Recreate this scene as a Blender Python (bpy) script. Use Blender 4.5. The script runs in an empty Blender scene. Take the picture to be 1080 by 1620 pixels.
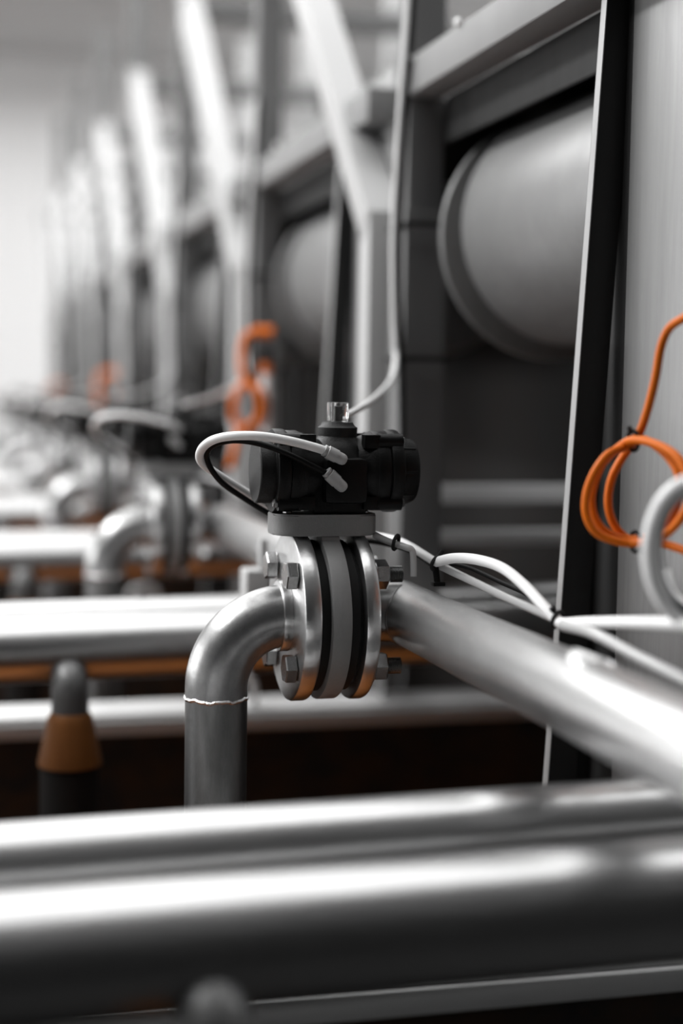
import bpy, bmesh, math, random
from mathutils import Vector, Matrix
random.seed(7)
S = bpy.context.scene
COL = S.collection
PI = math.pi

# ------------------------------------------------------------------ camera
F, CX, CY = 2450.0, 540.0, 810.0             # focal length and centre in pixels of the 1080x1620 frame
dy = Vector((-108 - CX, CY - 608, F)).normalized()
hx = Vector((1, -.0157, 0)); dx = (hx - hx.dot(dy) * dy).normalized()
dz = -dx.cross(dy)
if dz.y < 0: dz = -dz
RW = Matrix((dx, dy, dz))                     # camera (right, up, forward) -> world
CAM = Vector((0, 0, 1.15))
def ray(px, py): return RW @ Vector(((px - CX) / F, (CY - py) / F, 1.0))
def atD(px, py, d): return CAM + ray(px, py) * d
def atY(px, py, Y):
    r = ray(px, py); return CAM + r * (Y / r.y)
def atX(px, py, X):
    r = ray(px, py); return CAM + r * (X / r.x)
cd = bpy.data.cameras.new('camera'); cam = bpy.data.objects.new('camera', cd); COL.objects.link(cam)
right, up, fwd = RW @ Vector((1, 0, 0)), RW @ Vector((0, 1, 0)), RW @ Vector((0, 0, 1))
m = Matrix((right, up, -fwd)).transposed().to_4x4(); m.translation = CAM
cam.matrix_world = m
cd.sensor_fit = 'VERTICAL'; cd.sensor_height = 36; cd.sensor_width = 24
cd.lens = F * 36 / 1620
cd.clip_start = .02
cd.dof.use_dof = True; cd.dof.focus_distance = 1.455; cd.dof.aperture_fstop = 1.6; cd.dof.aperture_blades = 0
S.camera = cam

# ------------------------------------------------------------------ light
S.view_settings.view_transform = 'Standard'; S.view_settings.look = 'None'
S.view_settings.exposure = 0.5; S.view_settings.gamma = 1; S.view_settings.use_curve_mapping = False
W = bpy.data.worlds.new('world'); S.world = W; W.use_nodes = True
W.node_tree.nodes['Background'].inputs[0].default_value = (.9, .95, 1, 1)
W.node_tree.nodes['Background'].inputs[1].default_value = .15
def area(name, loc, size, size_y, power, rot=(0, 0, 0)):
    l = bpy.data.lights.new(name, 'AREA'); l.shape = 'RECTANGLE'; l.size = size; l.size_y = size_y; l.energy = power
    o = bpy.data.objects.new(name, l); COL.objects.link(o); o.location = loc; o.rotation_euler = rot
    return o
area('overhead_fill', (.7, 4.8, 3.35), 4.6, 8.2, 200)                 # unseen wide overhead light, added and sized to shape the pipe highlights
area('aisle_accent', (-1.6, 3.4, 3.2), .45, 4.5, 120)  # unseen strip lamp, kept as a highlight accent on the pipes
area('rear_fill', (4.2, 5.5, 3.3), .6, 9, 300)  # unseen lamp, added to brighten the right wall behind the frames
area('end_fill', (1.0, 10.6, 3.35), 5.0, .5, 30)  # unseen lamp, added to brighten the far wall
area('left_fill', (-4.9, 5.5, 2.0), 1.8, 7.0, 130, (0, -PI / 2, 0))  # added area light from the left side, no window is modelled

# ------------------------------------------------------------------ materials
def mat(name, col, rough=.5, metal=0.0, noise=None, bump=0.0, bscale=60.0, spec=.5, coat=0.0):
    """noise = (scale vector, amount, second colour) blotches of the surface itself"""
    M = bpy.data.materials.new(name); M.use_nodes = True
    nt = M.node_tree; b = nt.nodes['Principled BSDF']
    b.inputs['Base Color'].default_value = (*col, 1); b.inputs['Roughness'].default_value = rough
    b.inputs['Metallic'].default_value = metal; b.inputs['Specular IOR Level'].default_value = spec
    b.inputs['Coat Weight'].default_value = coat
    tc = nt.nodes.new('ShaderNodeTexCoord')
    if noise:
        sc, amt, c2 = noise
        mp = nt.nodes.new('ShaderNodeMapping'); mp.inputs['Scale'].default_value = sc
        nz = nt.nodes.new('ShaderNodeTexNoise'); nz.inputs['Scale'].default_value = 1; nz.inputs['Detail'].default_value = 6
        nz.inputs['Roughness'].default_value = .65
        rp = nt.nodes.new('ShaderNodeValToRGB'); rp.color_ramp.elements[0].position = .38; rp.color_ramp.elements[1].position = .68
        rp.color_ramp.elements[0].color = (*col, 1)
        rp.color_ramp.elements[1].color = tuple(col[i] * (1 - amt) + c2[i] * amt for i in range(3)) + (1,)
        nt.links.new(tc.outputs['Object'], mp.inputs[0]); nt.links.new(mp.outputs[0], nz.inputs['Vector'])
        nt.links.new(nz.outputs['Fac'], rp.inputs[0]); nt.links.new(rp.outputs[0], b.inputs['Base Color'])
        mr = nt.nodes.new('ShaderNodeMapRange'); mr.inputs['To Min'].default_value = max(.02, rough - .07); mr.inputs['To Max'].default_value = rough + .09
        nt.links.new(nz.outputs['Fac'], mr.inputs[0]); nt.links.new(mr.outputs[0], b.inputs['Roughness'])
    if bump:
        n2 = nt.nodes.new('ShaderNodeTexNoise'); n2.inputs['Scale'].default_value = bscale; n2.inputs['Detail'].default_value = 4
        bp = nt.nodes.new('ShaderNodeBump'); bp.inputs['Strength'].default_value = bump; bp.inputs['Distance'].default_value = .002
        nt.links.new(tc.outputs['Object'], n2.inputs['Vector']); nt.links.new(n2.outputs['Fac'], bp.inputs['Height'])
        nt.links.new(bp.outputs[0], b.inputs['Normal'])
    return M
g = lambda v: (v, v, v)
M = {}
M['steel'] = mat('brushed stainless pipe', g(.68), .34, 1, ((80, 16, 80), .35, g(.42)), .05, 130)
M['header'] = mat('satin stainless header', g(.52), .31, 1, ((9, 40, 40), .25, g(.42)), .06, 90)
M['elbow'] = mat('pickled stainless elbow', g(.44), .33, 1, ((45, 45, 30), .6, g(.20)), .1, 120)
M['darkpipe'] = mat('dull stainless drop pipe', g(.28), .34, 1, ((120, 120, 30), .55, g(.17)), .1, 150)
M['flange'] = mat('machined flange steel', g(.58), .30, 1, ((60, 60, 60), .35, g(.40)), .08, 200)
M['dropelbow'] = mat('dark dull steel elbow', g(.12), .42, .5, ((120, 120, 30), .5, g(.10)))
M['weld'] = mat('bright weld bead', g(.75), .22, 1, None, .6, 500)
M['cast'] = mat('grey coated casting', g(.21), .45, 0, ((200, 200, 200), .25, g(.17)), .15, 600)
M['black'] = mat('black plastic', g(.0035), .38, 0, ((70, 70, 70), .5, g(.006)), .15, 500, .18)
M['blackcap'] = mat('matt black end cap', g(.008), .5, 0, None, .2, 700, .3)
M['rubber'] = mat('black rubber', g(.006), .7, 0, None, 0, 0, .3)
M['bolt'] = mat('zinc bolt steel', g(.42), .24, 1, ((300, 300, 300), .4, g(.25)), .05, 400)
M['thread'] = mat('threaded rod steel', g(.22), .35, 1)
M['fitting'] = mat('grey plastic fitting', g(.38), .4, 0)
M['hose'] = mat('white air hose', g(.88), .35, 0, ((60, 60, 60), .2, g(.68)))
M['blackhose'] = mat('black air hose', g(.004), .5, 0, spec=.15)
M['clearhose'] = mat('pale grey hose', g(.45), .2, 0)
M['orange'] = mat('orange cable sheath', (.70, .150, .003), .45, 0, ((50, 50, 50), .3, (.58, .115, .002)), spec=.22)
M['post'] = mat('dark grey painted steel', g(.15), .5, 0, ((12, 12, 4), .3, g(.12)), .05, 300, .25)
M['frame'] = mat('light grey painted frame', g(.45), .45, 0, ((10, 10, 3), .2, g(.39)), .05, 300)
M['upright'] = mat('charcoal steel bar', g(.018), .5, 0, ((25, 25, 6), .4, g(.012)), spec=.2)
M['edge'] = mat('pale painted edge', g(.36), .5, 0)
M['panel'] = mat('streaked sheet steel panel', g(.30), .42, .55, ((70, 70, 5), .5, g(.20)), .06, 80)
M['drum'] = mat('brushed tank drum steel', g(.25), .42, .5, ((60, 14, 9), .4, g(.17)), .06, 60)
M['dark'] = mat('near black sheet', g(.010), .6, 0, ((6, 6, 6), .6, (.018, .014, .012)), spec=.12)
M['web'] = mat('brown tinged dark web', (.016, .014, .013), .55, 0, ((14, 14, 20), .8, (.05, .024, .010)), spec=.2)  # brown blotches stand in for a dim reflection of the floor
M['galv'] = mat('galvanised steel rail', g(.66), .42, .3, ((9, 60, 60), .4, g(.55)), .05, 90)
M['floor'] = mat('dark grey hall floor', g(.022), .6, 0, ((2.2, 2.2, 2.2), .6, g(.014)), spec=.2)
M['bay'] = mat('orange brown floor coating under the pipes', (.42, .13, .016), .5, 0, ((4, 4, 4), .5, (.30, .09, .012)))
M['farwall'] = mat('dark hall end wall', g(.025), .8, spec=.1)
M['conetint'] = mat('steel tinted by floor reflection', (.15, .055, .012), .5, 0, ((40, 40, 9), .5, (.09, .032, .008)), spec=.2)  # brown stands in for the orange floor mirrored in the steel cone
M['beam'] = mat('mid grey painted beam', g(.24), .5, 0, ((14, 14, 6), .3, g(.18)), spec=.3)
M['wall'] = mat('white hall wall', g(.82), .8, 0, ((.6, .6, .6), .12, g(.72)))
M['ceil'] = mat('grey hall ceiling', g(.62), .9, 0, ((.5, .5, .5), .2, g(.44)))
M['white'] = mat('white plastic', g(.82), .35, 0)
def drips(M_, lo, hi, c2):
    nt = M_.node_tree; b = nt.nodes['Principled BSDF']; tc = nt.nodes['Texture Coordinate']
    src = b.inputs['Base Color'].links[0].from_socket
    mp = nt.nodes.new('ShaderNodeMapping'); mp.inputs['Scale'].default_value = (220, 220, 26)
    nz = nt.nodes.new('ShaderNodeTexNoise'); nz.inputs['Scale'].default_value = 1; nz.inputs['Detail'].default_value = 5
    rp = nt.nodes.new('ShaderNodeValToRGB'); rp.color_ramp.elements[0].position = lo; rp.color_ramp.elements[1].position = hi
    mx = nt.nodes.new('ShaderNodeMixRGB'); mx.inputs[2].default_value = (*c2, 1)
    nt.links.new(tc.outputs['Object'], mp.inputs[0]); nt.links.new(mp.outputs[0], nz.inputs['Vector']); nt.links.new(nz.outputs['Fac'], rp.inputs[0])
    nt.links.new(rp.outputs[0], mx.inputs[0]); nt.links.new(src, mx.inputs[1]); nt.links.new(mx.outputs[0], b.inputs['Base Color'])
drips(M['panel'], .70, .80, g(.42))
drips(M['steel'], .66, .74, g(.95))
gl = bpy.data.materials.new('clear plastic cap'); gl.use_nodes = True
b = gl.node_tree.nodes['Principled BSDF']; b.inputs['Base Color'].default_value = (.92, .92, .92, 1); b.inputs['Roughness'].default_value = .06
b.inputs['Transmission Weight'].default_value = .92; b.inputs['IOR'].default_value = 1.42
M['clear'] = gl

# ------------------------------------------------------------------ mesh helpers
def frame_of(ax):
    ax = Vector(ax).normalized()
    u = Vector((0, 0, 1)) if abs(ax.z) < .9 else Vector((0, 1, 0))
    a = ax.cross(u).normalized(); return a, ax.cross(a).normalized(), ax
def catmull(pts, n):
    P = [Vector(p) for p in pts]
    if len(P) < 3: return P
    P = [2 * P[0] - P[1]] + P + [2 * P[-1] - P[-2]]; out = []
    for i in range(1, len(P) - 2):
        a, b, c, d = P[i - 1:i + 3]
        for k in range(n):
            t = k / n
            out.append(.5 * (2 * b + (c - a) * t + (2 * a - 5 * b + 4 * c - d) * t * t + (3 * b - a - 3 * c + d) * t ** 3))
    out.append(P[-2]); return out
class MB:
    def __init__(s): s.bm = bmesh.new()
    def ring(s, c, a, b, r, seg):
        return [s.bm.verts.new(c + a * (r * math.cos(2 * PI * k / seg)) + b * (r * math.sin(2 * PI * k / seg))) for k in range(seg)]
    def skin(s, rings, cap0=True, cap1=True):
        for A, B in zip(rings, rings[1:]):
            n = len(A)
            for k in range(n): s.bm.faces.new((A[k], A[(k + 1) % n], B[(k + 1) % n], B[k]))
        if cap0: s.bm.faces.new(rings[0][::-1])
        if cap1: s.bm.faces.new(rings[-1])
    def tube(s, pts, r, seg=24, smooth=0, caps=True):
        P = catmull(pts, smooth) if smooth else [Vector(p) for p in pts]
        rs = r if isinstance(r, (list, tuple)) else [r] * len(P)
        T = []
        for i in range(len(P)):
            T.append((P[min(i + 1, len(P) - 1)] - P[max(i - 1, 0)]).normalized())
        a, b, _ = frame_of(T[0]); rings = []
        for i, p in enumerate(P):
            a = (a - a.dot(T[i]) * T[i]).normalized(); b = T[i].cross(a)
            rings.append(s.ring(p, a, b, rs[i], seg))
        s.skin(rings, caps, caps); return s
    def lathe(s, prof, origin, axis, seg=48):
        a, b, ax = frame_of(axis); o = Vector(origin)
        s.skin([s.ring(o + ax * t, a, b, max(r, 1e-5), seg) for r, t in prof]); return s
    def disc(s, r, t0, t1, origin, axis, bev=.002, seg=64):
        return s.lathe([(r - bev, t0), (r - bev * .3, t0 + bev * .3), (r, t0 + bev), (r, t1 - bev), (r - bev * .3, t1 - bev * .3), (r - bev, t1)], origin, axis, seg)
    def hexa(s, r, t0, t1, origin, axis, spin=0, bev=.0012):
        a, b, ax = frame_of(axis); o = Vector(origin); c, d = math.cos(spin), math.sin(spin)
        a, b = a * c + b * d, b * c - a * d
        s.skin([s.ring(o + ax * t, a, b, q, 6) for q, t in ((r - bev, t0), (r, t0 + bev), (r, t1 - bev), (r - bev, t1))]); return s
    def box(s, lo, hi, bev=0.0, rot=None, piv=None):
        lo, hi = Vector(lo), Vector(hi); c = (lo + hi) / 2; d = hi - lo
        r = bmesh.ops.create_cube(s.bm, size=1.0)
        vs = r['verts']
        for v in vs: v.co = Vector((v.co.x * d.x, v.co.y * d.y, v.co.z * d.z)) + c
        if bev:
            es = {e for v in vs for e in v.link_edges}
            out = bmesh.ops.bevel(s.bm, geom=list(es), offset=bev, segments=2, affect='EDGES', profile=.6)
            vs = list({v for f in out['faces'] for v in f.verts} | {v for v in vs if v.is_valid})
        if rot is not None:
            p = Vector(piv) if piv is not None else c
            for v in vs: v.co = rot @ (v.co - p) + p
        return s
    def bar(s, p0, p1, w, h, side=(1, 0, 0), bev=.002):
        """rectangular bar p0->p1, w along side, h along the third direction"""
        p0, p1 = Vector(p0), Vector(p1); ax = (p1 - p0).normalized(); sd = Vector(side); sd = (sd - sd.dot(ax) * ax).normalized(); t = ax.cross(sd)
        rot = Matrix((sd, t, ax)).transposed(); L = (p1 - p0).length; c = (p0 + p1) / 2
        return s.box(c - Vector((w, h, L)) / 2, c + Vector((w, h, L)) / 2, bev, rot, c)
    def prism(s, poly, o, u, v, n, d, bev=0):
        """polygon in (u,v) from o, extruded d along n"""
        o, u, v, n = Vector(o), Vector(u), Vector(v), Vector(n)
        A = [s.bm.verts.new(o + u * x + v * y) for x, y in poly]; B = [s.bm.verts.new(q.co + n * d) for q in A]
        s.skin([A, B])
        if bev:
            es = [e for f in s.bm.faces for e in f.edges if (e.verts[0] in A and e.verts[1] in A) or (e.verts[0] in B and e.verts[1] in B)]
            bmesh.ops.bevel(s.bm, geom=list(set(es)), offset=bev, segments=2, affect='EDGES')
        return s
    def build(s, name, mt, parent=None, angle=35):
        bmesh.ops.recalc_face_normals(s.bm, faces=s.bm.faces)
        me = bpy.data.meshes.new(name); s.bm.to_mesh(me); s.bm.free()
        me.shade_smooth(); me.set_sharp_from_angle(angle=math.radians(angle))
        me.materials.append(M[mt])
        o = bpy.data.objects.new(name, me); COL.objects.link(o)
        if parent:
            off = Vector(parent['base']) if 'base' in parent else Vector((0, 0, 0))
            me.transform(Matrix.Translation(-off)); o.parent = parent; o['base'] = list(off)
        else:                                                         # own origin at the bottom centre of the mesh
            co = [v.co for v in me.vertices]
            c = Vector(((min(v.x for v in co) + max(v.x for v in co)) / 2, (min(v.y for v in co) + max(v.y for v in co)) / 2, min(v.z for v in co)))
            me.transform(Matrix.Translation(-c)); o.location = c; o['base'] = list(c)
        return o
def thing(name, base, label, cat, group=None):
    o = bpy.data.objects.new(name, None); COL.objects.link(o); o.location = base; o['base'] = list(base); o.empty_display_size = .05
    return tag(o, label, cat, group)
def tag(o, label, cat, group=None):
    o['label'] = label; o['category'] = cat
    if group: o['group'] = group
    return o
def structure(o): o['kind'] = 'structure'; return o
def plabel(o, label): o['label'] = label; return o
def copy_tree(o, off=None, parent=None):
    kids = [k for k in KIDS(o)]
    c = o.copy(); COL.objects.link(c)
    if parent: c.parent = parent
    if off is not None: c.location = o.location + Vector(off)
    for k in kids: copy_tree(k, None, c)
    return c
def KIDS(o): return [k for k in bpy.data.objects if k.parent == o]
ORD = ['', 'first', 'second', 'third', 'fourth', 'fifth', 'sixth', 'seventh', 'eighth']

# ------------------------------------------------------------------ the hall
def slab(name, lo, hi, mt): return structure(MB().box(lo, hi).build(name, mt))
slab('floor', (-5, -4, -.1), (6, 13, 0), 'floor')
slab('wall_back', (-5, 12, 0), (6, 12.2, 3.6), 'wall')
slab('wall_left', (-5.2, -4, 0), (-5, 13, 3.6), 'wall')
slab('wall_right', (6, -4, 0), (6.2, 13, 3.6), 'wall')
slab('wall_front', (-5, -4.2, 0), (6, -4, 3.6), 'farwall')
slab('trim_1', (-.45, 1.25, 0), (.94, 9.5, .004), 'bay')
slab('ceiling', (-5.2, -4.2, 3.6), (6.2, 13, 3.75), 'ceil')

# ------------------------------------------------------------------ header pipes, drops and rails of one bay (bay 1 coordinates)
HB_Y, HA_Y = 1.92, 2.085
FALL = .017                                   # the pipes are laid to a slight fall
def header_front():
    t = thing('header_pipe', (.0, HB_Y, .827), '', 'pipe', 'header pipes across the row')
    MB().tube([(-1.1, HB_Y, .827 - 1.26 * FALL), (.95, HB_Y, .827 + .79 * FALL)], .041, 64).build('pipe', 'header', t)
    e = MB(); pts = [(.16, HB_Y - .016, .800)]
    for k in range(0, 9):
        a = k / 8 * PI / 2; pts.append((.16, HB_Y - .026 - .022 * math.sin(a), .778 + .022 * math.cos(a)))
    pts.append((.16, HB_Y - .048, .745)); e.tube(pts, .0225, 32)
    br = e.build('drop_elbow', 'dropelbow', t)
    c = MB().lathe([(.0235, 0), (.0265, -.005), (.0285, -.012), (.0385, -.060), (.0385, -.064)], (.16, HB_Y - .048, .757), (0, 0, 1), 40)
    plabel(c.build('drop_cone', 'conetint', t), 'cone tinted with a brown floor reflection')
    MB().tube([(.16, HB_Y - .048, .694), (.16, HB_Y - .048, .0)], .036, 32).build('drop_pipe', 'dark', t)
    return t
def header_rear():
    t = thing('header_pipe', (.0, HA_Y, .830), '', 'pipe', 'header pipes across the row')
    MB().tube([(-1.1, HA_Y, .830 - 1.26 * FALL), (.95, HA_Y, .830 + .79 * FALL)], .034, 64).build('pipe', 'header', t)
    for x in (-.32,):
        MB().lathe([(.034, -.003), (.0355, -.001), (.0355, .001), (.034, .003)], (x, HA_Y, .830 + (x - .16) * FALL), (1, 0, 0), 48).build('weld_seam', 'header', t)
    return t
def channel():
    t = thing('channel_beam', (0, 2.20, 0), '', 'beam', 'channel beams across the row')
    MB().box((-1.1, 2.150, .684), (.95, 2.250, .692), .0015).build('top_flange', 'galv', t)
    MB().box((-1.1, 2.143, .664), (.95, 2.150, .684), .001).build('front_lip', 'galv', t)
    MB().box((-1.1, 2.152, .0), (.95, 2.246, .684), .002).build('web', 'web', t)
    for x in (-.25, .42):
        k = MB().tube([(x - .028, 2.165, .693), (x - .028, 2.165, .722), (x - .016, 2.165, .738), (x + .016, 2.165, .738), (x + .028, 2.165, .722), (x + .028, 2.165, .693)], .005, 12, 4)
        k.build('rail_clip', 'galv', t)
    return t
HF, HR, CH = header_front(), header_rear(), channel()

# ------------------------------------------------------------------ the valve set of one bay
Y0, Z0 = 1.4544, .9317
EX = .2635
def elbow_pipe():
    t = thing('elbow_pipe', (EX, Y0, 0), '', 'pipe', 'flanged elbow pipes')
    R = .068; r = .0302
    pts = [(EX, Y0, .8545), (EX, Y0, Z0 - R)]
    for k in range(1, 25):
        a = k / 24 * PI / 2; pts.append((EX + R - R * math.cos(a), Y0, Z0 - R + R * math.sin(a)))
    pts.append((.3335, Y0, Z0)); MB().tube(pts, r, 56).build('bend', 'elbow', t)
    MB().tube([(EX, Y0, .0), (EX, Y0, .8535)], .0300, 56).build('drop_pipe', 'darkpipe', t)
    w = MB()
    prof = [(.0298, -.0022), (.0310, -.0013), (.0316, 0), (.0310, .0012), (.0298, .002)]
    w.lathe(prof, (EX, Y0, .854), (0, 0, 1), 56)
    for v in w.bm.verts:
        a = math.atan2(v.co.y - Y0, v.co.x - EX); v.co.z += .0008 * math.sin(7 * a) + .0005 * math.sin(17 * a)
    plabel(w.build('weld_seam', 'weld', t), 'bright wavy weld bead')
    MB().disc(.0345, .3225, .3325, (0, Y0, Z0), (1, 0, 0), .0015).build('collar', 'flange', t)
    MB().disc(.0825, .3312, .3480, (0, Y0, Z0), (1, 0, 0), .003, 96).build('flange', 'flange', t)
    return t
BOLT = [(s * .0442, u * .0442) for s in (-1, 1) for u in (-1, 1)]
def valve():
    t = thing('butterfly_valve', (.367, Y0, .85), '', 'valve', 'butterfly valves between the flanges')
    MB().disc(.0815, .3580, .3765, (0, Y0, Z0), (1, 0, 0), .0015, 96).build('valve_body', 'cast', t)
    MB().box((.3580, Y0 - .030, Z0 + .05), (.3765, Y0 + .030, 1.0115), .002).build('neck', 'cast', t)
    MB().lathe([(.070, .3480), (.0735, .350), (.0735, .386), (.070, .390)], (0, Y0, Z0), (1, 0, 0), 64).build('liner', 'rubber', t)
    # mounting plate, rounded corners
    p = atY(439, 822, Y0 - .031); q = atY(602, 822, Y0 - .031)
    x0, x1, rr = p.x, q.x, .020; poly = []
    for cx, cy, a0 in ((x1 - rr, Y0 + .031 - rr, 0), (x0 + rr, Y0 + .031 - rr, 90), (x0 + rr, Y0 - .031 + rr, 180), (x1 - rr, Y0 - .031 + rr, 270)):
        for k in range(9):
            a = math.radians(a0 + k * 90 / 8); poly.append((cx + rr * math.cos(a), cy + rr * math.sin(a)))
    MB().prism(poly, (0, 0, 1.0115), (1, 0, 0), (0, 1, 0), (0, 0, 1), .0205, .0015).build('mounting_plate', 'cast', t, 30)
    for sx in (-1, 1):
        for sy in (-1, 1):
            MB().hexa(.0045, 0, .0035, ((x0 + x1) / 2 + sx * .038, Y0 + sy * .017, 1.032), (0, 0, 1)).build('plate_screw', 'bolt', t)
    for sy, sz in BOLT:
        y, z = Y0 + sy, Z0 + sz
        h = MB().hexa(.0142, .3195, .3305, (0, y, z), (1, 0, 0), .35 + sy * 9).build('flange_bolt', 'bolt', t)
        h2 = MB().lathe([(.0085, .3305), (.0085, .349)], (0, y, z), (1, 0, 0), 24)
        h2.build('washer', 'bolt', h)
        th = MB(); prof = []; xx = .345
        while xx < .4340: prof += [(.0072, xx), (.0081, xx + .0008)]; xx += .0016
        th.lathe(prof, (0, y, z), (1, 0, 0), 24).build('thread', 'thread', h)
        MB().disc(.0150, .4045, .4065, (0, y, z), (1, 0, 0), .0004, 32).build('washer', 'bolt', h)
        MB().hexa(.0142, .4065, .4195, (0, y, z), (1, 0, 0), .15 + sz * 5).build('nut', 'bolt', h)
    return t
def actuator():
    az = 1.0725
    t = thing('pneumatic_actuator', (.375, Y0, 1.032), '', 'actuator', 'black actuators on the valves')
    o = (0, Y0, az); ax = (1, 0, 0)
    prof = [(.0375, .3265)]
    for k in range(17):                                             # barrel waisted between the two end flanges
        u = k / 16; q = abs(2 * u - 1) ** 2.2
        prof.append((.0298 + .0082 * q, .3400 + .0710 * u))
    prof.append((.0375, .4255))
    b = MB().lathe(prof, o, ax, 56)
    b.box((.3505, Y0 - .026, 1.032), (.4035, Y0 + .026, 1.066), .003)
    b.box((.3590, Y0 - .0375, az - .030), (.4020, Y0 - .020, az + .014), .007)   # port pad
    b.build('body', 'black', t)
    # saddle boss rising out of the body
    MB().lathe([(.034, az + .010), (.029, az + .021), (.0235, az + .0275), (.0195, az + .032), (.0185, az + .034)], (.3795, Y0, 0), (0, 0, 1), 40).build('saddle', 'black', t)
    MB().lathe([(.0150, az + .031), (.0190, az + .033), (.0195, az + .042), (.0165, az + .044), (.0150, az + .047), (.0115, az + .0475)], (.3800, Y0, 0), (0, 0, 1), 40).build('indicator_collar', 'blackcap', t)
    z1 = az + .0478
    c = MB().box((.3712, Y0 - .009, z1), (.3888, Y0 + .009, z1 + .0185), .0016).build('indicator_cap', 'clear', t)
    MB().box((.3765, Y0 - .0045, z1 + .001), (.3835, Y0 + .0045, z1 + .0145), .0006).build('pointer', 'black', c)
    for s_, (f0, f1, g1) in enumerate(((.3140, .3265, .3395), (.4385, .4255, .4110))):
        d = -1 if s_ == 0 else 1
        fl = MB()
        lo, hi = min(f0, f1), max(f0, f1)
        fl.disc(.0405, lo, hi, o, ax, .0022)
        fl.build('end_flange', 'black', t)
        fl = MB(); lo, hi = min(f1, g1), max(f1, g1)
        fl.disc(.0390, lo + .0004, hi, o, ax, .002)
        fl.build('cylinder_flange', 'black', t)
        for a in (50, 130, 230, 310):
            ca, sa = math.cos(math.radians(a)), math.sin(math.radians(a))
            y, z = Y0 + .0385 * ca, az + .0385 * sa
            lug = MB()
            lo, hi = min(f0, g1), max(f0, g1)
            lug.tube([(lo + .002, y, z), (hi - .001, y, z)], .0075, 24)
            lug.box((hi - .004 if s_ == 0 else lo - .012, y - .0065, z - .0065), (hi + .012 if s_ == 0 else lo + .004, y + .0065, z + .0065), .0012)
            lg = lug.build('lug', 'black', t)
            MB().hexa(.0048, (lo - .0025) if s_ == 0 else (hi - .0005), (lo + .0025) if s_ == 0 else (hi + .0025), (0, y, z), ax).build('screw', 'thread', lg)
    # end caps, the left one with a flat face
    MB().lathe([(.0300, .2985), (.0312, .2995), (.0312, .3135), (.0335, .3145)], o, ax, 56).build('end_cap', 'blackcap', t)
    r = MB().lathe([(.0335, .4380), (.0318, .4395), (.0316, .4520), (.0300, .4555), (.0250, .4572), (.001, .4575)], o, ax, 56)
    for a in range(0, 360, 45):
        ca, sa = math.cos(math.radians(a)), math.sin(math.radians(a))
        r.tube([(.440, Y0 + .0312 * ca, az + .0312 * sa), (.4525, Y0 + .0308 * ca, az + .0308 * sa)], .0016, 8)
    r.build('end_cap', 'black', t)
    return t
YF = Y0 - .043
def fitting(p0, p1, name_parent):
    a, b = atY(*p0, YF), atY(*p1, YF)
    d = (b - a).normalized(); f = MB(); q = b + d * .001
    f.tube([a, a + d * .0002, a + d * .0022, a + d * .0024], [.0050, .0056, .0056, .0045], 24)
    f.tube([a + d * .0024, a + d * .0036], [.0046, .0046], 24)
    f.tube([a + d * .0036, a + d * .0040, a + d * .0140, a + d * .0143], [.0058, .0064, .0064, .0055], 28)
    e = b + d * .0015
    f.tube([a + d * .0143, e - d * .001, e + d * .0015, e + d * .0032, e + d * .0040], [.0056, .0056, .0050, .0035, .0010], 28)
    f.tube([e - d * .0035, e - d * .0035 + Vector((0, .012, 0))], .0052, 20)
    return f.build('hose_fitting', 'fitting', name_parent)
def tee_pipe():
    t = thing('manifold_pipe', (.455, 1.2, .90), '', 'pipe', 'manifold pipes leaving the valves')
    X, Z, r = .455, .930, .0305
    p = MB(); P = [(X, Y0 + .050, Z), (X, Y0 + .047, Z), (X, Y0 + .040, Z), (X, Y0 + .031, Z), (X, .76, Z)]
    p.tube(P, [.003, .016, .026, r, r], 64).build('pipe', 'steel', t)
    MB().tube([(.4030, Y0, Z0), (X - .004, Y0, Z0)], .0282, 56).build('spool', 'darkpipe', t)
    MB().disc(.0825, .3900, .4045, (0, Y0, Z0), (1, 0, 0), .003, 96).build('flange', 'flange', t)
    w = MB(); pts = []
    for k in range(49):                                             # bead where the spool meets the pipe
        a = 2 * PI * k / 48; y = .0290 * math.cos(a); z = .0290 * math.sin(a)
        pts.append((X - math.sqrt(max(r * r - z * z, .00003)) - .0004, Y0 + y, Z + z))
    w.tube(pts, .0011, 8, 0, False); w.build('weld_seam', 'darkpipe', t)
    s = MB(); o = Vector((X, 1.03, Z)); d = Vector((.35, 0, .93)).normalized()
    s.tube([o, o + d * .0290, o + d * .0325, o + d * .0330], [.021, .021, .017, .004], 40); s.build('branch_stub', 'steel', t)
    return t
EL, VA, AC, TP = elbow_pipe(), valve(), actuator(), tee_pipe()
fitting((512, 712), (540, 726), AC); fitting((516, 746), (540, 769), AC)

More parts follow.
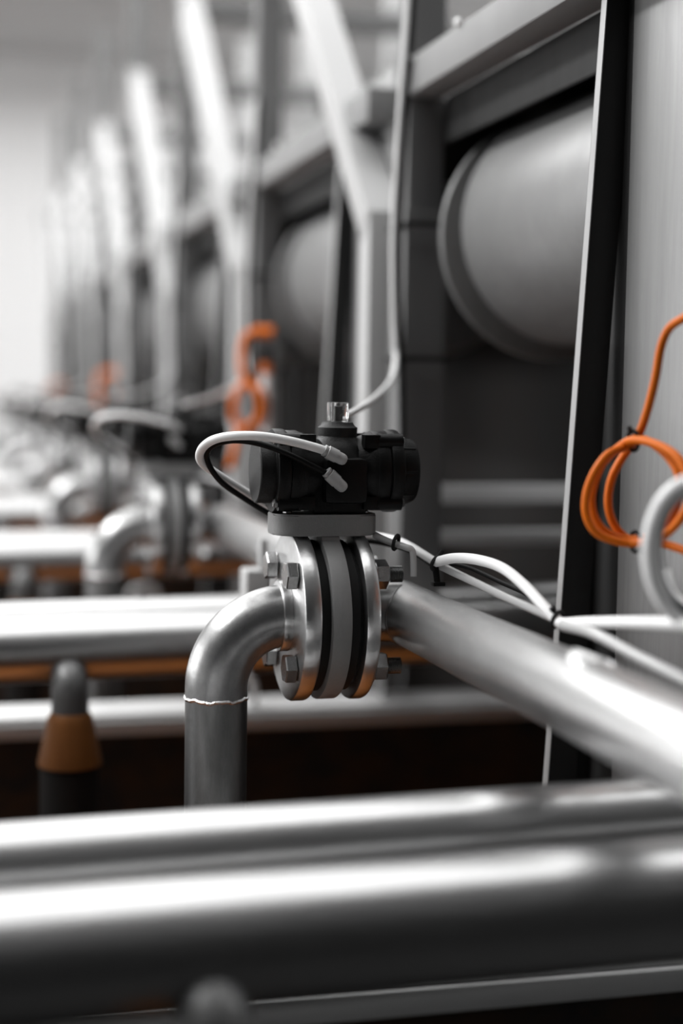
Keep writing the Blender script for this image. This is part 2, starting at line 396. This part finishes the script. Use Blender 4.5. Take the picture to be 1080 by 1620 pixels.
def hose_white():
    P = [atY(514, 713, YF), atY(495, 707, YF - .002), atY(455, 697, YF - .006), atY(410, 690, YF - .006), atY(365, 690, YF + .006),
         atY(335, 697, YF + .024), atY(318, 712, YF + .045), atY(318, 730, Y0 + .018), atY(340, 748, Y0 + .034), atY(378, 772, Y0 + .046),
         atY(425, 800, Y0 + .054), atY(480, 828, Y0 + .062), atY(545, 842, Y0 + .066), atY(600, 849, Y0 + .058), atY(640, 860, Y0 + .03), atY(690, 890, Y0 - .02)]
    o = MB().tube(P, .0042, 20, 8).build('air_hose', 'hose')
    return tag(o, '', 'hose', 'white hose loops of the actuators')
def hose_black():
    P = [atY(518, 750, YF + .001), atY(495, 738, YF - .001), atY(455, 718, YF + .004), atY(410, 702, YF + .006), atY(370, 697, YF + .014),
         atY(338, 704, YF + .032), atY(327, 720, YF + .050), atY(334, 742, Y0 + .014), atY(352, 764, Y0 + .026), atY(384, 787, Y0 + .036),
         atY(425, 812, Y0 + .043), atY(480, 838, Y0 + .052), atY(545, 852, Y0 + .055), atY(600, 858, Y0 + .048), atY(650, 872, Y0 + .02), atY(688, 897, Y0 - .018)]
    o = MB().tube(P, .0028, 16, 8).build('air_hose', 'blackhose')
    return tag(o, '', 'hose', 'black hose loops of the actuators')
HW, HK = hose_white(), hose_black()

# ------------------------------------------------------------------ the tank frame of one bay
FX = .61
def support_rack():
    t = thing('support_rack', (FX, 2.0, 0), '', 'frame', 'steel tank frames in the row')
    MB().box((FX + .004, 2.0, .872), (FX + .054, 2.05, 2.5), .002).build('post', 'post', t)
    MB().box((FX - .002, 1.985, .868), (FX + .056, 2.055, 1.392), .002).build('post_sleeve', 'post', t)
    MB().box((.598, 2.13, .868), (.645, 2.18, 1.405), .002).build('column', 'frame', t)
    MB().bar((.6215, 2.150, 1.385), (.6215, 2.90, 2.11), .052, .050).build('brace', 'frame', t)
    MB().box((FX, 1.19, 1.540), (FX + .050, 2.0, 1.588), .002).build('top_beam', 'beam', t)
    MB().box((FX + .056, 1.19, 1.532), (1.05, 2.07, 1.540), .001).build('shade_plate', 'dark', t)  # added dark plate that keeps the top of the drum in shade
    MB().box((FX + .056, 2.062, 1.44), (1.05, 2.07, 1.532), .001).build('shade_end', 'dark', t)  # added end plate, blocks light leaking in above the drum
    MB().box((FX + .05, 1.19, 1.480), (FX + .056, 1.985, 1.540), .001).build('shade_lip', 'upright', t)  # dark strip standing in for the shaded underside of the beam
    MB().box((.59, 2.86, 2.06), (1.30, 2.91, 2.11), .002).build('tie_bar', 'post', t)
    MB().box((1.17, 2.0, 0), (1.22, 2.05, 2.5), .002).build('rear_post', 'frame', t)
    u = MB().bar((.5885, 1.425, .66), (.6300, 1.405, 1.62), .0012, .0125, (1, 0, 0), .0005); u.build('upright_edge', 'edge', t)
    MB().bar((.5762, 1.4412, .006), (.6459, 1.4075, 1.62), .031, .013, (1, 0, 0), .0005).build('upright', 'upright', t)
    for y in (1.977, 1.79):
        MB().lathe([(.0055, 0), (.0055, -.004), (.002, -.006)], (FX, y, 1.590 - (y - 1.79) * .03), (1, 0, 0), 16).build('screw', 'white', t)
    MB().box((.97, 1.19, .0), (.98, 2.14, 1.532), 0).build('back_sheet', 'dark', t)
    MB().box((.668, 2.19, .985), (.95, 2.215, 1.012), .004).build('cross_rail', 'white', t)
    MB().box((.668, 2.16, .925), (.95, 2.20, .945), .003).build('cross_rail', 'frame', t)
    return t
def drum():
    t = thing('tank_drum', (.775, 1.66, 1.21), '', 'tank', 'round tank drums inside the frames')
    o = (.808, 0, 1.365); ax = (0, 1, 0)
    MB().lathe([(.140, 1.440), (.150, 1.444), (.152, 1.452), (.152, 1.900), (.150, 1.904), (.140, 1.906)], o, ax, 96).build('shell', 'drum', t)
    MB().disc(.160, 1.930, 1.945, (.800, 0, 1.354), ax, .003, 96).build('end_rim', 'drum', t)
    return t
def panel():
    t = thing('side_panel', (.655, 1.3, .60), '', 'panel', 'sheet steel panels of the tanks')
    MB().box((.650, 1.19, .60), (.653, 1.392, 1.62), .0005).build('sheet', 'panel', t)
    MB().box((.650, 1.3925, .60), (.656, 1.450, 1.62), .001).box((.634, 1.447, .3), (.656, 1.451, 1.20)).build('shadow_strip', 'upright', t)  # dark strip and plate standing in for the shadow gap by the upright
    return t
FR, DR, PN = support_rack(), drum(), panel()
def conduit():
    Yp = 1.975
    P = [atY(648, -60, Yp), atY(642, 40, Yp), atY(634, 150, Yp), atY(627, 260, Yp), atY(622, 360, Yp), atY(622, 450, Yp), atY(624, 530, Yp), atY(626, 570, Yp - .01),
         atY(618, 603, 1.90), atY(590, 632, 1.75), atY(560, 651, 1.58), atY(532, 664, Y0 + .012)]
    o = MB().tube(P, .0036, 20, 8).build('power_cable', 'hose')
    return tag(o, '', 'cable', 'white cables down the posts')
def conduit_black():
    Yp = 1.976
    P = [atY(658, -60, Yp), atY(651, 40, Yp), atY(643, 150, Yp), atY(637, 260, Yp), atY(632, 360, Yp), atY(631, 450, Yp), atY(633, 530, Yp), atY(634, 575, Yp), atY(636, 700, Yp)]
    o = MB().tube(P, 0.0044, 16, 8).build('power_cable', 'blackhose')
    return tag(o, '', 'cable', 'black cables down the posts')
def post_tie(z):
    o = MB()
    x0, x1, y0, y1, w = FX - .006, FX + .0585, 1.9675, 2.058, .0028
    for lo, hi in (((x0, y0, z - .003), (x1, y0 + w, z + .003)), ((x0, y1 - w, z - .003), (x1, y1, z + .003)), ((x0, y0, z - .003), (x0 + w, y1, z + .003)), ((x1 - w, y0, z - .003), (x1, y1, z + .003))):
        o.box(lo, hi)
    return tag(o.build('cable_tie', 'rubber'), '', 'cable tie', 'ties round the posts')
CW, CK = conduit(), conduit_black()
T1, T2 = post_tie(atY(660, 356, 1.985).z), post_tie(atY(660, 568, 1.985).z)

# ------------------------------------------------------------------ repeat the bays
NB = 7
def where(k): return ['nearest', 'nearest', 'second nearest', 'third nearest', 'fourth nearest', 'fifth nearest', 'sixth nearest', 'farthest'][k]
def setlab(o, s): o['label'] = s; return o
names = {
 'HF': ('front header pipe', HF), 'HR': ('rear header pipe', HR)}
for k in range(0, NB):
    for key, src in (('front', HF), ('rear', HR), ('chan', CH)):
        o = src if k == 1 else copy_tree(src, (0, k - 1, (-.010 if key == 'chan' else -.0175) if k == 0 else 0))
        if key == 'front':
            setlab(o, 'thick stainless header pipe across the foreground, highlight on top and dark below' if k == 0 else
                   'stainless header pipe directly behind the sharp elbow pipe, with a short drop branch' if k == 1 else
                   'blurred thick header pipe, %s of those beyond the sharp valve' % ORD[k - 1])
        elif key == 'rear':
            setlab(o, 'thinner bright stainless header pipe just behind the thick foreground pipe' if k == 0 else
                   'pale thinner header pipe touching the back of the pipe behind the sharp elbow' if k == 1 else
                   'blurred thinner header pipe at the back of pair number %s beyond the sharp valve' % ORD[k - 1])
        else:
            setlab(o, 'pale topped channel beam under the foreground pipes at the bottom edge' if k == 0 else
                   'dark webbed channel beam with pale lip below the sharp valve' if k == 1 else
                   'blurred channel beam, %s of those beyond the sharp valve' % ORD[k - 1])
for k in range(1, NB + 1):
    far = 'second third fourth fifth sixth seventh'.split()[k - 2] if k > 1 else ''
    L = {
     EL: ('sharp stainless elbow pipe with weld bead and round flange, rising from below', 'blurred stainless elbow pipe with flange, %s elbow from the camera'),
     VA: ('grey butterfly valve in sharp focus, bolted between two steel flanges', 'blurred grey butterfly valve, %s valve from the camera'),
     AC: ('black pneumatic actuator in sharp focus with clear indicator cap on top', 'blurred black pneumatic actuator, %s actuator from the camera'),
     TP: ('stainless pipe running from the sharp valve to the lower right edge', 'blurred stainless pipe leaving the %s valve from the camera'),
     HW: ('white air hose looping left from the sharp black actuator', 'blurred white air hose looping from the %s actuator from the camera'),
     HK: ('thin black air hose looping inside the white one on the sharp actuator', 'blurred thin black hose looping from the %s actuator from the camera'),
     FR: ('grey tank frame in the foreground right, with cable strapped post', 'blurred tank frame with diagonal brace, %s frame from the camera'),
     DR: ('round grey tank drum behind the near upright bar', 'blurred round tank drum inside the %s frame from the camera'),
     PN: ('streaked sheet steel panel behind the orange cable coil', 'blurred sheet steel panel of the %s frame from the camera'),
     CW: ('white cable running down the near post to the sharp actuator', 'blurred white cable running down the %s post from the camera'),
     CK: ('thin black cable strapped along the near post', 'blurred thin black cable along the %s post from the camera'),
     T1: ('black cable tie, upper of two round the near post', 'upper black tie round the %s post from the camera'),
     T2: ('black cable tie, lower of two round the near post', 'lower black tie round the %s post from the camera')}
    for src, (a, b_) in L.items():
        if k == 1: setlab(src, a)
        else: setlab(copy_tree(src, (0, k - 1, 0)), b_ % far)

# ------------------------------------------------------------------ single things on the right
D1 = 1.0
def tubeobj(name, pts, r, mt, label, cat, smooth=8, seg=18, group=None):
    return tag(MB().tube(pts, r, seg, smooth).build(name, mt), label, cat, group)
# the hose bundle beyond the sharp valve
tubeobj('air_hose', [atD(690, 889, 1.475), atD(720, 883, 1.45), atD(757, 886, 1.42), atD(795, 899, 1.39), atD(830, 927, 1.36), atD(858, 957, 1.335), atD(880, 980, 1.32), atD(890, 986, 1.31),
        atD(930, 985, 1.26), atD(1000, 985, 1.20), atD(1100, 988, 1.10)], .0049, 'hose', 'white hose arching from the clip on the pipe, then level to the right edge', 'hose')
tubeobj('air_hose', [atD(692, 893, 1.485), atD(740, 916, 1.45), atD(800, 945, 1.40), atD(868, 975, 1.335), atD(884, 984, 1.325)], .0040, 'clearhose', 'pale grey straight hose under the white arch', 'hose')
tubeobj('air_hose', [atD(694, 890, 1.50), atD(740, 898, 1.475), atD(790, 920, 1.44), atD(840, 945, 1.39), atD(880, 982, 1.345)], .0022, 'blackhose', 'thin black hose between the white arch and the straight hose', 'hose')
tubeobj('air_hose', [atD(890, 990, 1.30), atD(940, 1003, 1.24), atD(1010, 1040, 1.18), atD(1100, 1085, 1.10)], .0048, 'clearhose', 'pale hose slanting down to the right edge above the large pipe', 'hose')
tubeobj('wire_hanger', [atD(592, 846, 1.50), atD(618, 858, 1.49), atD(642, 866, 1.48), atD(652, 872, 1.48), atD(654, 897, 1.48), atD(654, 912, 1.48)], .0032, 'clearhose', 'bent pale wire hanger beside the right flange', 'hanger', 5)
def tie_ring(name, px, py, d, rx, axis, label, tail=None):
    c = atD(px, py, d); a, b2, ax = frame_of(axis); m_ = MB()
    pts = [c + a * (rx * math.cos(2 * PI * k / 24)) + b2 * (rx * math.sin(2 * PI * k / 24)) for k in range(25)]
    m_.tube(pts, .0018, 8, 0)
    if tail: m_.tube([c + Vector(tail[0]), c + Vector(tail[1])], .0022, 8)
    return tag(m_.build(name, 'rubber'), label, 'cable tie')
tie_ring('cable_tie', 690, 891, 1.475, .0070, (.5, -.7, -.3), 'black cable tie holding the hoses at the pipe clip', ((0, 0, .004), (.006, 0, .012)))
tie_ring('cable_tie', 881, 980, 1.322, .0075, (.5, -.7, -.3), 'black cable tie where the white arch meets the level hose', ((0, 0, .004), (-.006, 0, .010)))
tie_ring('cable_tie', 626, 858, 1.485, .0070, (.7, -.5, -.2), 'small black cable tie on the hoses beside the right flange')
c0, c1 = atD(688, 895, 1.478), atD(692, 925, 1.478)
cl = MB().tube([c0, c1], .0032, 12); cl.box(c1 - Vector((.006, .006, .001)), c1 + Vector((.006, .006, .003)), .001)
tag(cl.build('hose_clip', 'blackhose'), 'black hose clip standing on the stainless pipe', 'clip')
# orange cable coil
oc = 1.31
PO = [(1105, 492), (1080, 504), (1058, 520), (1045, 550), (1036, 600), (1022, 655), (1008, 690), (990, 706), (958, 722), (932, 765), (926, 808), (940, 840), (970, 855), (1005, 859), (1048, 848), (1080, 815), (1092, 775),
      (1075, 728), (1045, 706), (1008, 696), (985, 703), (952, 735), (936, 780), (940, 818), (962, 844), (1000, 853), (1045, 838), (1070, 800), (1073, 752), (1050, 716), (1015, 695), (993, 712), (968, 755), (962, 800), (975, 836), (1003, 857), (1040, 858), (1085, 872), (1120, 890)]
dep = []
for i in range(len(PO)): dep.append(oc + .055 * math.sin(i * .0) + (-.012 if 8 <= i <= 19 else .0 if i < 8 else .010 if i > 30 else .0))
PO3 = [atD(x, y, d - max(0, (x - 1000)) * .0006) for (x, y), d in zip(PO, dep)]
tubeobj('orange_cable', PO3, .0036, 'orange', 'orange cable hanging in a tied coil in front of the steel panel', 'cable', 6)
tie_ring('cable_tie', 1001, 697, oc - .004, .0085, (1, .1, .1), 'black cable tie on top of the orange coil', ((-.004, -.004, .006), (-.007, -.006, .012)))
tie_ring('cable_tie', 1005, 857, oc - .004, .0085, (1, .1, .0), 'black cable tie at the bottom of the orange coil', ((.002, -.008, -.004), (.002, -.010, -.009)))
# white hose ring with a black one inside, near the camera
def ringpts(cx, cy, rx, ry, d, a0, a1, n, tilt=0):
    return [atD(cx + rx * math.cos(math.radians(a0 + (a1 - a0) * k / n)), cy - ry * math.sin(math.radians(a0 + (a1 - a0) * k / n)), d + tilt * k / n) for k in range(n + 1)]
tubeobj('air_hose', ringpts(1100, 872, 72, 108, 1.10, 60, 300, 16, .03), .0068, 'hose', 'white hose ring cut by the right edge beside the orange coil', 'hose', 4)
tubeobj('air_hose', ringpts(1108, 872, 68, 100, 1.12, 65, 300, 16, .0), .0036, 'blackhose', 'black hose curving inside the white ring at the right edge', 'hose', 4)
tubeobj('air_hose', [atD(1052, 905, 1.22), atD(1058, 935, 1.21), atD(1075, 955, 1.20), atD(1110, 975, 1.19)], .0052, 'hose', 'short white hose showing inside the white ring', 'hose', 4)
# pale stand behind the sharp elbow
bx = thing('pipe_stand', (.40, 2.06, .83), 'pale box shaped pipe stand behind the sharp elbow', 'stand')
q0 = atY(389, 935, 1.80); q1 = atY(428, 902, 1.80)
MB().box((q0.x, 1.80, q0.z - .05), (q1.x, 1.84, q1.z), .004).build('base_box', 'frame', bx)
q2 = atY(412, 900, 1.81); q3 = atY(424, 866, 1.81)
MB().box((q2.x, 1.81, q2.z), (q3.x, 1.83, q3.z + .01), .002).build('upright', 'frame', bx)
# orange sensors on the blurred frames
def sensor(off, label1, label2, first):
    d = 2.78
    A = [atD(428, 527, d), atD(405, 526, d), atD(390, 532, d), atD(384, 550, d), atD(383, 580, d), atD(388, 600, d), atD(397, 607, d), atD(412, 622, d), atD(418, 645, d), atD(410, 672, d), atD(393, 682, d), atD(377, 672, d), atD(369, 648, d), atD(376, 620, d), atD(393, 606, d),
         atD(408, 620, d - .01), atD(413, 645, d - .01), atD(405, 668, d - .01), atD(390, 676, d - .01), atD(376, 690, d), atD(372, 712, d), atD(365, 740, d)]
    c = MB().tube(A, .0072, 16, 6).build('orange_cable', 'orange'); tag(c, label1, 'cable', 'orange cables at the blurred frames')
    s = thing('level_sensor', tuple(atD(421, 680, d + .03)), label2, 'sensor', 'sensors on the blurred frames')
    MB().tube([atD(421, 690, d + .03), atD(421, 592, d + .03)], .0100, 24).build('body', 'white', s)
    plabel(MB().tube([atD(421, 591, d + .03), atD(420, 574, d + .03)], [.0105, .0098], 24).build('cap', 'orange', s), 'orange cap')
    MB().tube([atD(420, 573, d + .03), atD(418, 548, d + .03)], .0110, 24).build('head', 'upright', s)
    MB().tube([atD(432, 526, d + .005), atD(400, 525, d + .005)], .0105, 20).build('plug', 'orange', s)
    return c, s
cs, ss = sensor((0, 0, 0), 'blurred orange cable looped beside the second post from the camera', 'blurred white sensor with orange cap on the second post from the camera', True)
for off, n in (((-.05, 2.0, -.06), 'fourth'), ((-.05, 4.0, -.10), 'sixth')):
    setlab(copy_tree(cs, off), 'blurred orange cable looped beside the %s post from the camera' % n)
    setlab(copy_tree(ss, off), 'blurred white sensor with orange cap on the %s post from the camera' % n)

for o in bpy.data.objects:
    if 'base' in o: del o['base']
